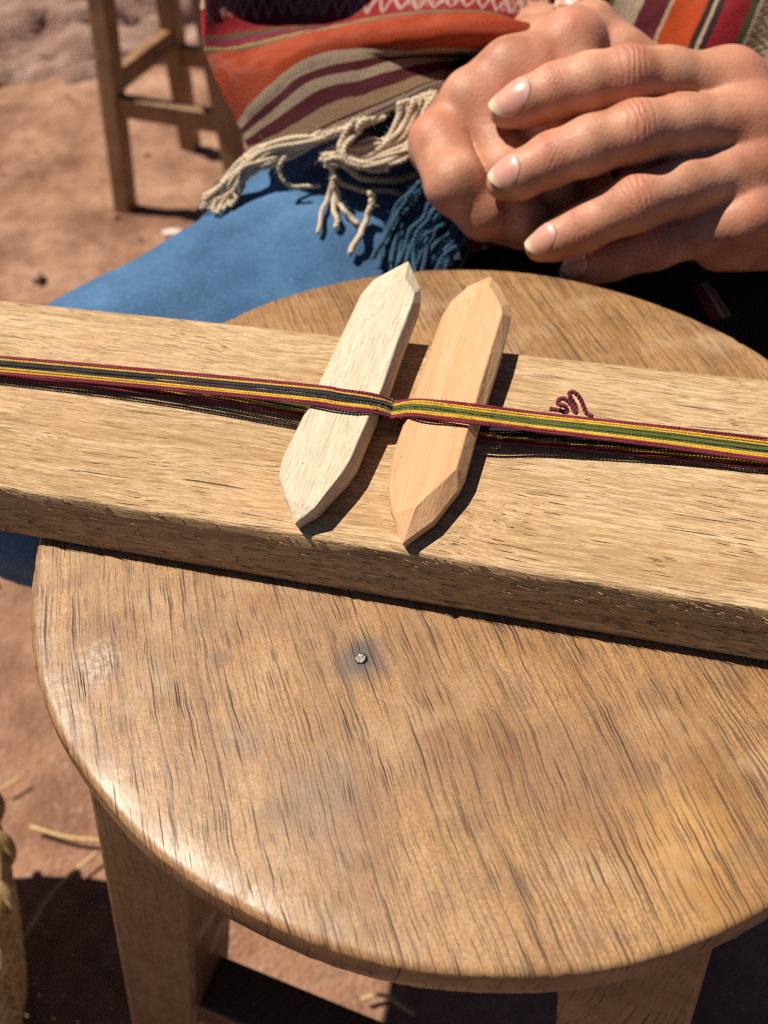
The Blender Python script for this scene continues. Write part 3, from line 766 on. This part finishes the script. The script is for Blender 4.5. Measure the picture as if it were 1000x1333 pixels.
rows = [
    [(255, -190, .46), (330, -190, .47), (400, -190, .47), (470, -190, .46), (550, -190, .45), (640, -190, .44), (760, -190, .43)],
    [(262, -60, .39), (305, -62, .41), (370, -64, .425), (460, -62, .42), (550, -50, .400), (640, -42, .385), (730, -34, .370)],
    [(264, 30, .360), (298, 26, .385), (370, 24, .410), (450, 24, .396), (540, 17, .352), (630, 15, .340), (705, 27, .336)],
    [(266, 64, .347), (300, 62, .350), (365, 50, .357), (440, 35, .354), (540, 22, .342), (630, 20, .333), (700, 32, .330)],
    [(284, 105, .340), (316, 98, .332), (375, 73, .328), (445, 50, .326), (540, 38, .322), (630, 38, .318), (700, 46, .322)],
    [(310, 158, .338), (336, 127, .3275), (385, 88, .3225), (445, 68, .323), (540, 60, .324), (630, 60, .324), (700, 58, .330)],
    [(315, 167, .337), (348, 135, .3265), (395, 101, .3225), (455, 82, .3225), (540, 66, .329), (630, 66, .335), (700, 62, .340)],
    [(318, 175, .337), (358, 142, .3265), (405, 110, .3225), (465, 92, .3225), (545, 73, .332), (630, 71, .342), (700, 66, .346)],
    [(321, 182, .337), (368, 150, .3265), (416, 121, .3225), (475, 104, .3225), (550, 83, .332), (630, 76, .344), (700, 70, .348)],
    [(324, 191, .337), (382, 164, .3265), (428, 138, .3222), (485, 120, .3222), (556, 97, .331), (632, 84, .342), (700, 76, .347)],
    [(326, 199, .337), (398, 177, .3262), (445, 155, .3218), (495, 134, .3218), (560, 109, .329), (634, 90, .338), (700, 82, .345)],
    [(330, 208, .337), (410, 186, .326), (458, 169, .3212), (505, 145, .3212), (564, 119, .328), (640, 96, .336), (700, 88, .343)]]
vs = [0, .15, .30, .375, .46, .55, .60, .65, .70, .77, .86, 1.0]
sleeve = patch('sleeve_panel', rows, vs, M_sleeve, 150, 240, poncho, .002, .0030, 1)
def shading_arm_sleeve(u, v):  # unseen upper-arm sleeve, added to shade the cloth valley below
    e, sh = Vector((-.135, .475, .425)), Vector((.03, .57, .76))
    p = e.lerp(sh, u); ax = (sh - e).normalized(); n1 = ax.cross(Vector((0, 0, 1))).normalized(); n2 = ax.cross(n1)
    a = v * 2 * math.pi; r = .050 + .030 * u + .006 * math.sin(a * 5 + u * 4)
    if u < .12: r *= math.sqrt(max(.02, 1 - ((.12 - u) / .12) ** 2))
    return p + (n1 * math.cos(a) + n2 * math.sin(a)) * r - PL
grid_obj('sleeve_panel', shading_arm_sleeve, 40, 60, M_sleeve, poncho)
# chest and lap: stripes run down the front
cols_px = [(640, -260), (700, -150), (735, -40), (760, 60), (770, 180), (765, 300), (745, 400), (735, 520)]
def chest_rows():
    R_ = []
    for k in range(10):
        q = k / 9
        wv = .006 * math.sin(q * 19 + .6)
        xs0 = 615 + 560 * q
        slope = -.42
        r = []
        for (y, d) in ((-330, .50), (-200, .445), (-80, .392), (10, .362), (90, .352), (170, .354), (250, .360), (330, .368), (420, .376)):
            dx = slope * (y - 60) if y < 160 else slope * 100 + (y - 160) * .16
            r.append((xs0 + dx, y, d + wv * (1 if y < 150 else .8) + .012 * (1 - q) * (y < 120)))
        R_.append(r)
    return R_
patch('chest_panel', chest_rows(), [k / 9 for k in range(10)], M_chest, 150, 200, poncho, .002, .0022, 8)
rows = [[(575, 300, .345), (640, 300, .345), (720, 300, .345), (820, 300, .345), (930, 300, .345), (1050, 290, .345), (1200, 270, .345)],
        [(580, 350, .335), (640, 345, .330), (720, 350, .328), (820, 370, .325), (930, 390, .322), (1050, 400, .320), (1200, 400, .320)],
        [(590, 420, .335), (640, 420, .332), (720, 430, .330), (820, 450, .327), (930, 470, .322), (1050, 480, .318), (1200, 480, .318)],
        [(590, 560, .36), (640, 560, .36), (720, 560, .36), (820, 570, .355), (930, 580, .35), (1050, 580, .345), (1200, 580, .345)]]
patch('lap_panel', rows, [0, .4, .7, 1], M_lap, 120, 60, poncho, .002, .004, 21)
rows = [[(903, 374, .312), (911, 388, .311), (919, 402, .311), (926, 416, .313)], [(911, 370, .311), (920, 384, .309), (929, 398, .309), (938, 414, .311)], [(918, 368, .314), (928, 380, .312), (938, 395, .312), (948, 412, .314)]]
patch('hem_panel', rows, [0, .5, 1], M_hem, 40, 24, poncho, .002, .001, 15)
# folded sleeve over the other forearm, right of the clasped hands
rows = [[(1120 + 22 * math.sin(a * 2) + a * 30, 200 - 175 * math.cos(a), .335 - .05 * math.sin(a)), (1240 + a * 20, 190 - 200 * math.cos(a), .350 - .06 * math.sin(a)), (1420, 150 - 230 * math.cos(a), .38 - .07 * math.sin(a))] for a in np.linspace(-.3, 3.4, 9)]
patch('sleeve_panel', rows, [k / 8 for k in range(9)], M_chest, 40, 90, poncho, .002, .002, 4)
# narrow bound hem that turns down between the sleeve and the lap
rows = [[(545, 232, .327), (563, 250, .325), (582, 272, .323), (600, 297, .322), (612, 330, .323)], [(556, 222, .325), (575, 240, .322), (594, 262, .321), (612, 287, .320), (626, 325, .321)], [(575, 205, .328), (600, 226, .330), (625, 250, .332), (640, 280, .334), (650, 320, .335)]]
patch('hem_panel', rows, [0, .5, 1], M_hem, 60, 24, poncho, .002, .0012, 12)

# ---- fringes lie on the jeans and poncho
def bvh_of(objs):
    V, Fc, o = [], [], 0
    for ob in objs:
        V += [v.co + PL for v in ob.data.vertices]; Fc += [[q + o for q in p.vertices] for p in ob.data.polygons]; o += len(ob.data.vertices)
    return BVHTree.FromPolygons(V, Fc)
tree = bvh_of([jeans, sleeve])
def lay(px, py, lift, dmax=.36):
    d = ray(px, py); hit = tree.ray_cast(CAM, d.normalized())
    k = (hit[0] - CAM).dot(FWD) if hit[0] else dmax
    k = min(k, dmax); return dep(px, py, k - lift)
def strand(pts, r_px, lift, mat, n=70, dmax=(.345, .345), name='fringe_strand'):
    P2 = crom(np.array(pts, float), 40)
    P3 = np.array([lay(a, b, lift, dmax[0] + (dmax[1] - dmax[0]) * k_ / 39) for k_, (a, b) in enumerate(P2)])
    for _ in range(6): P3[1:-1] = (P3[:-2] + P3[1:-1] * 2 + P3[2:]) / 4
    P3 = crom(P3, n) - np.array(PL)
    rr = r_px * rng.uniform(.58, .82) * .33 / F
    P3 = P3 + np.array([[mnoise.noise(Vector((q * .085, px_seed, k_ * 7.))) * .0011 for k_ in range(3)] for q, px_seed in zip(range(n), [rng.random() * 50] * n)])
    vv, ff = yarn_geo(P3, rr, rng.uniform(.0026, .0036), 6, 8, rng.random() * 6, 2, .62)
    hs = [(vv, ff)]
    for _ in range(16):
        q = P3[rng.randrange(len(P3))]; dv = Vector((rng.gauss(0, 1), rng.gauss(0, 1), rng.gauss(0, 1))).normalized(); L = rng.uniform(.0015, .004)
        hs.append(tube_geo(np.array([q, Vector(q) + dv * L * .6 + Vector((0, 0, .0004)), Vector(q) + dv * L]), [.00007, .00006, .00003], 3))
    vv, ff = merge(hs)
    return mesh_obj(name, vv, ff, mat, poncho)
J = lambda a, s=5: a + rng.gauss(0, s)
for i in range(52):          # sweep to the lower left
    q = i / 51
    strand([(500 - 85 * q + rng.gauss(0, 5), 150 + 26 * q), (J(440 - 40 * q, 5), 176 + 10 * q), (J(375 - 18 * q), J(180 + 30 * q, 3)), (J(330 - 6 * q), J(200 + 24 * q, 3)), (J(296 + 8 * q), J(236 + 12 * q, 4)), (J(262 + 44 * rng.random(), 3), J(274 - 22 * rng.random(), 4))], rng.uniform(3.6, 4.6), .002 + .005 * rng.random(), M_cream, dmax=(.327, .345))
for i in range(26):          # curve from the right edge back to the knot
    q = i / 25
    strand([(568 - 50 * q, 118 + 16 * q), (J(556 - 38 * q, 3), J(150 + 4 * q, 3)), (J(530 - 30 * q, 4), J(184, 4)), (J(488 - 10 * q, 4), J(204 - 14 * q, 4)), (J(446, 4), J(206, 5)), (J(424, 3), J(204, 4))], rng.uniform(4.0, 5.0), .001 + .006 * rng.random(), M_cream, dmax=(.326, .324))
for i in range(16):           # loops
    q = i / 15
    strand([(J(455 + 20 * q, 3), J(166 - 8 * q, 3)), (J(442 + 8 * q, 3), J(192, 3)), (J(462, 3), J(214, 3)), (J(505, 3), J(214 - 8 * q, 3)), (J(540 + 8 * q, 3), J(190, 3)), (J(558, 3), J(150, 3))], rng.uniform(4.0, 4.8), .003 + .006 * rng.random(), M_cream, dmax=(.323, .326))
for p in ([(424, 204), (431, 232), (424, 262), (413, 301)], [(430, 206), (435, 240), (436, 270), (438, 296)], [(434, 230), (440, 258), (452, 278), (467, 292)], [(484, 258), (478, 286), (468, 308), (457, 330)], [(372, 205), (362, 222), (374, 240), (395, 243), (417, 244)], [(428, 206), (440, 236), (474, 248), (524, 251)], [(430, 200), (470, 232), (515, 236), (548, 226)], [(480, 250), (486, 262), (480, 270)]):
    strand(p, 5.6, .003, M_cream, dmax=(.322, .336))
for i in range(46):          # dark blue fringe hanging over the jeans
    q = i / 45
    x = 500 + 88 * q; y0 = 236 + 48 * q + rng.gauss(0, 3)
    strand([(x + 44 - 6 * q, y0), (J(x + 24, 4), y0 + 28), (J(x + 4, 6), y0 + 60 - 10 * q), (J(x - 6, 7), min(375, y0 + 105 + rng.gauss(0, 10)))], rng.uniform(3.2, 4.3), .001 + .006 * rng.random(), M_teal, dmax=(.318, .330))

# ------------------------------------------------------------------ basket, straws and pebbles on the ground
bc = Vector((-.276, .112, 0)); bk = empty('woven_basket', bc)
tag(bk, 'yellow straw-coloured woven basket on the ground beside the stool', 'basket')
RB, HB = .115, .15
def ring(z, r, wamp, ph, n=240, waves=28):
    a = np.linspace(0, 2 * np.pi, n)
    rr = r + wamp * np.cos(a * waves / 2 + ph)
    return np.stack([rr * np.cos(a), rr * np.sin(a), np.full(n, z)], 1)
for k in range(19):
    z = .006 + k * (HB - .010) / 18; r = RB * (.62 + .38 * (z / HB) ** .7)
    vv, ff = tube_geo(ring(z, r, .0028, k * math.pi), .0046, 8, False); mesh_obj('weaver', vv, ff, M_straw, bk)
for k in range(28):
    a = 2 * math.pi * k / 28
    P = [(RB * (.62 + .38 * max(0, z / HB) ** .7) * math.cos(a), RB * (.62 + .38 * max(0, z / HB) ** .7) * math.sin(a), z) for z in np.linspace(0, HB, 8)]
    vv, ff = tube_geo(crom(P, 20), .0034, 6); mesh_obj('stake', vv, ff, M_straw, bk)
vv, ff = tube_geo(ring(HB + .002, RB, 0, 0), .007, 10, False); rimo = mesh_obj('rim', vv, ff, M_straw, bk)
g = []
a = np.linspace(0, 2 * np.pi, 1200)
P = np.stack([(RB + .0088 * np.cos(a * 34)) * np.cos(a), (RB + .0088 * np.cos(a * 34)) * np.sin(a), HB + .002 + .0088 * np.sin(a * 34)], 1)
vv, ff = tube_geo(P, .0026, 6, False); mesh_obj('rim_wrap', vv, ff, M_straw, bk)
bm = bmesh.new(); bmesh.ops.create_cone(bm, cap_ends=True, segments=48, radius1=RB * .62, radius2=RB * .62, depth=.006)
bo = bm_obj('base', bm, M_straw, bk); bo.location = (0, 0, .004)

for i, pts in enumerate(([(24, 1232), (70, 1160), (128, 1108)], [(40, 1076), (90, 1090), (140, 1094)], [(0, 1028), (14, 1020), (26, 1012)], [(470, 1300), (500, 1296), (540, 1320)])):
    P = crom(np.array([at(a, b, .006) for a, b in pts]), 16); c = Vector(P[0])
    vv, ff = tube_geo(P - np.array((c.x, c.y, 0)), .0011, 6)
    o = mesh_obj('straw_stalk', vv, ff, M_straw); o.location = (c.x, c.y, 0)
    tag(o, ('long straight straw stalk on the shaded earth between basket and stool leg', 'curved straw stalk on the earth at the edge of the basket shadow', 'short straw bit on the sunlit earth above the basket', 'bent straw stalk on the earth under the stool')[i], 'straw', 'straw stalks on the ground')
g = []
for i in range(520):
    x, y = rng.uniform(-.9, .7), rng.uniform(-.05, 1.35)
    if -.15 < x < .2 and y < .3 and rng.random() < .6: continue
    r = rng.uniform(.0012, .0045) * (1 if rng.random() < .95 else 1.8)
    bm = bmesh.new(); bmesh.ops.create_icosphere(bm, subdivisions=1, radius=r)
    sx = rng.uniform(.7, 1.3)
    V = [(v.co.x * sx + x + rng.gauss(0, r * .12), v.co.y / sx + y + rng.gauss(0, r * .12), v.co.z * .6 + .001) for v in bm.verts]
    Fq = [[v.index for v in f.verts] for f in bm.faces]; bm.free(); g.append((V, Fq))
vv, ff = merge(g); tag(mesh_obj('pebbles', vv, ff, M_ground), 'small earth clods and pebbles scattered on the ground', 'pebbles', kind='stuff')
q = at(226, 303, .003)
bm = bmesh.new(); bmesh.ops.create_icosphere(bm, subdivisions=2, radius=.008)
for v in bm.verts: v.co = Vector((v.co.x * 1.6, v.co.y * .7, v.co.z * .4)) * (1 + .25 * mnoise.noise(v.co * 200))
g_ = NT('pale_stone'); ms = g_.out(g_.ramp(g_.noise(g_.coord('Object'), 300, 3), [(.3, (.5, .42, .36)), (.7, (.7, .62, .55))]), .8)
o = bm_obj('stone', bm, ms, None, True); o.location = q; tag(o, 'small pale stone on the earth beside the jeans', 'stone')
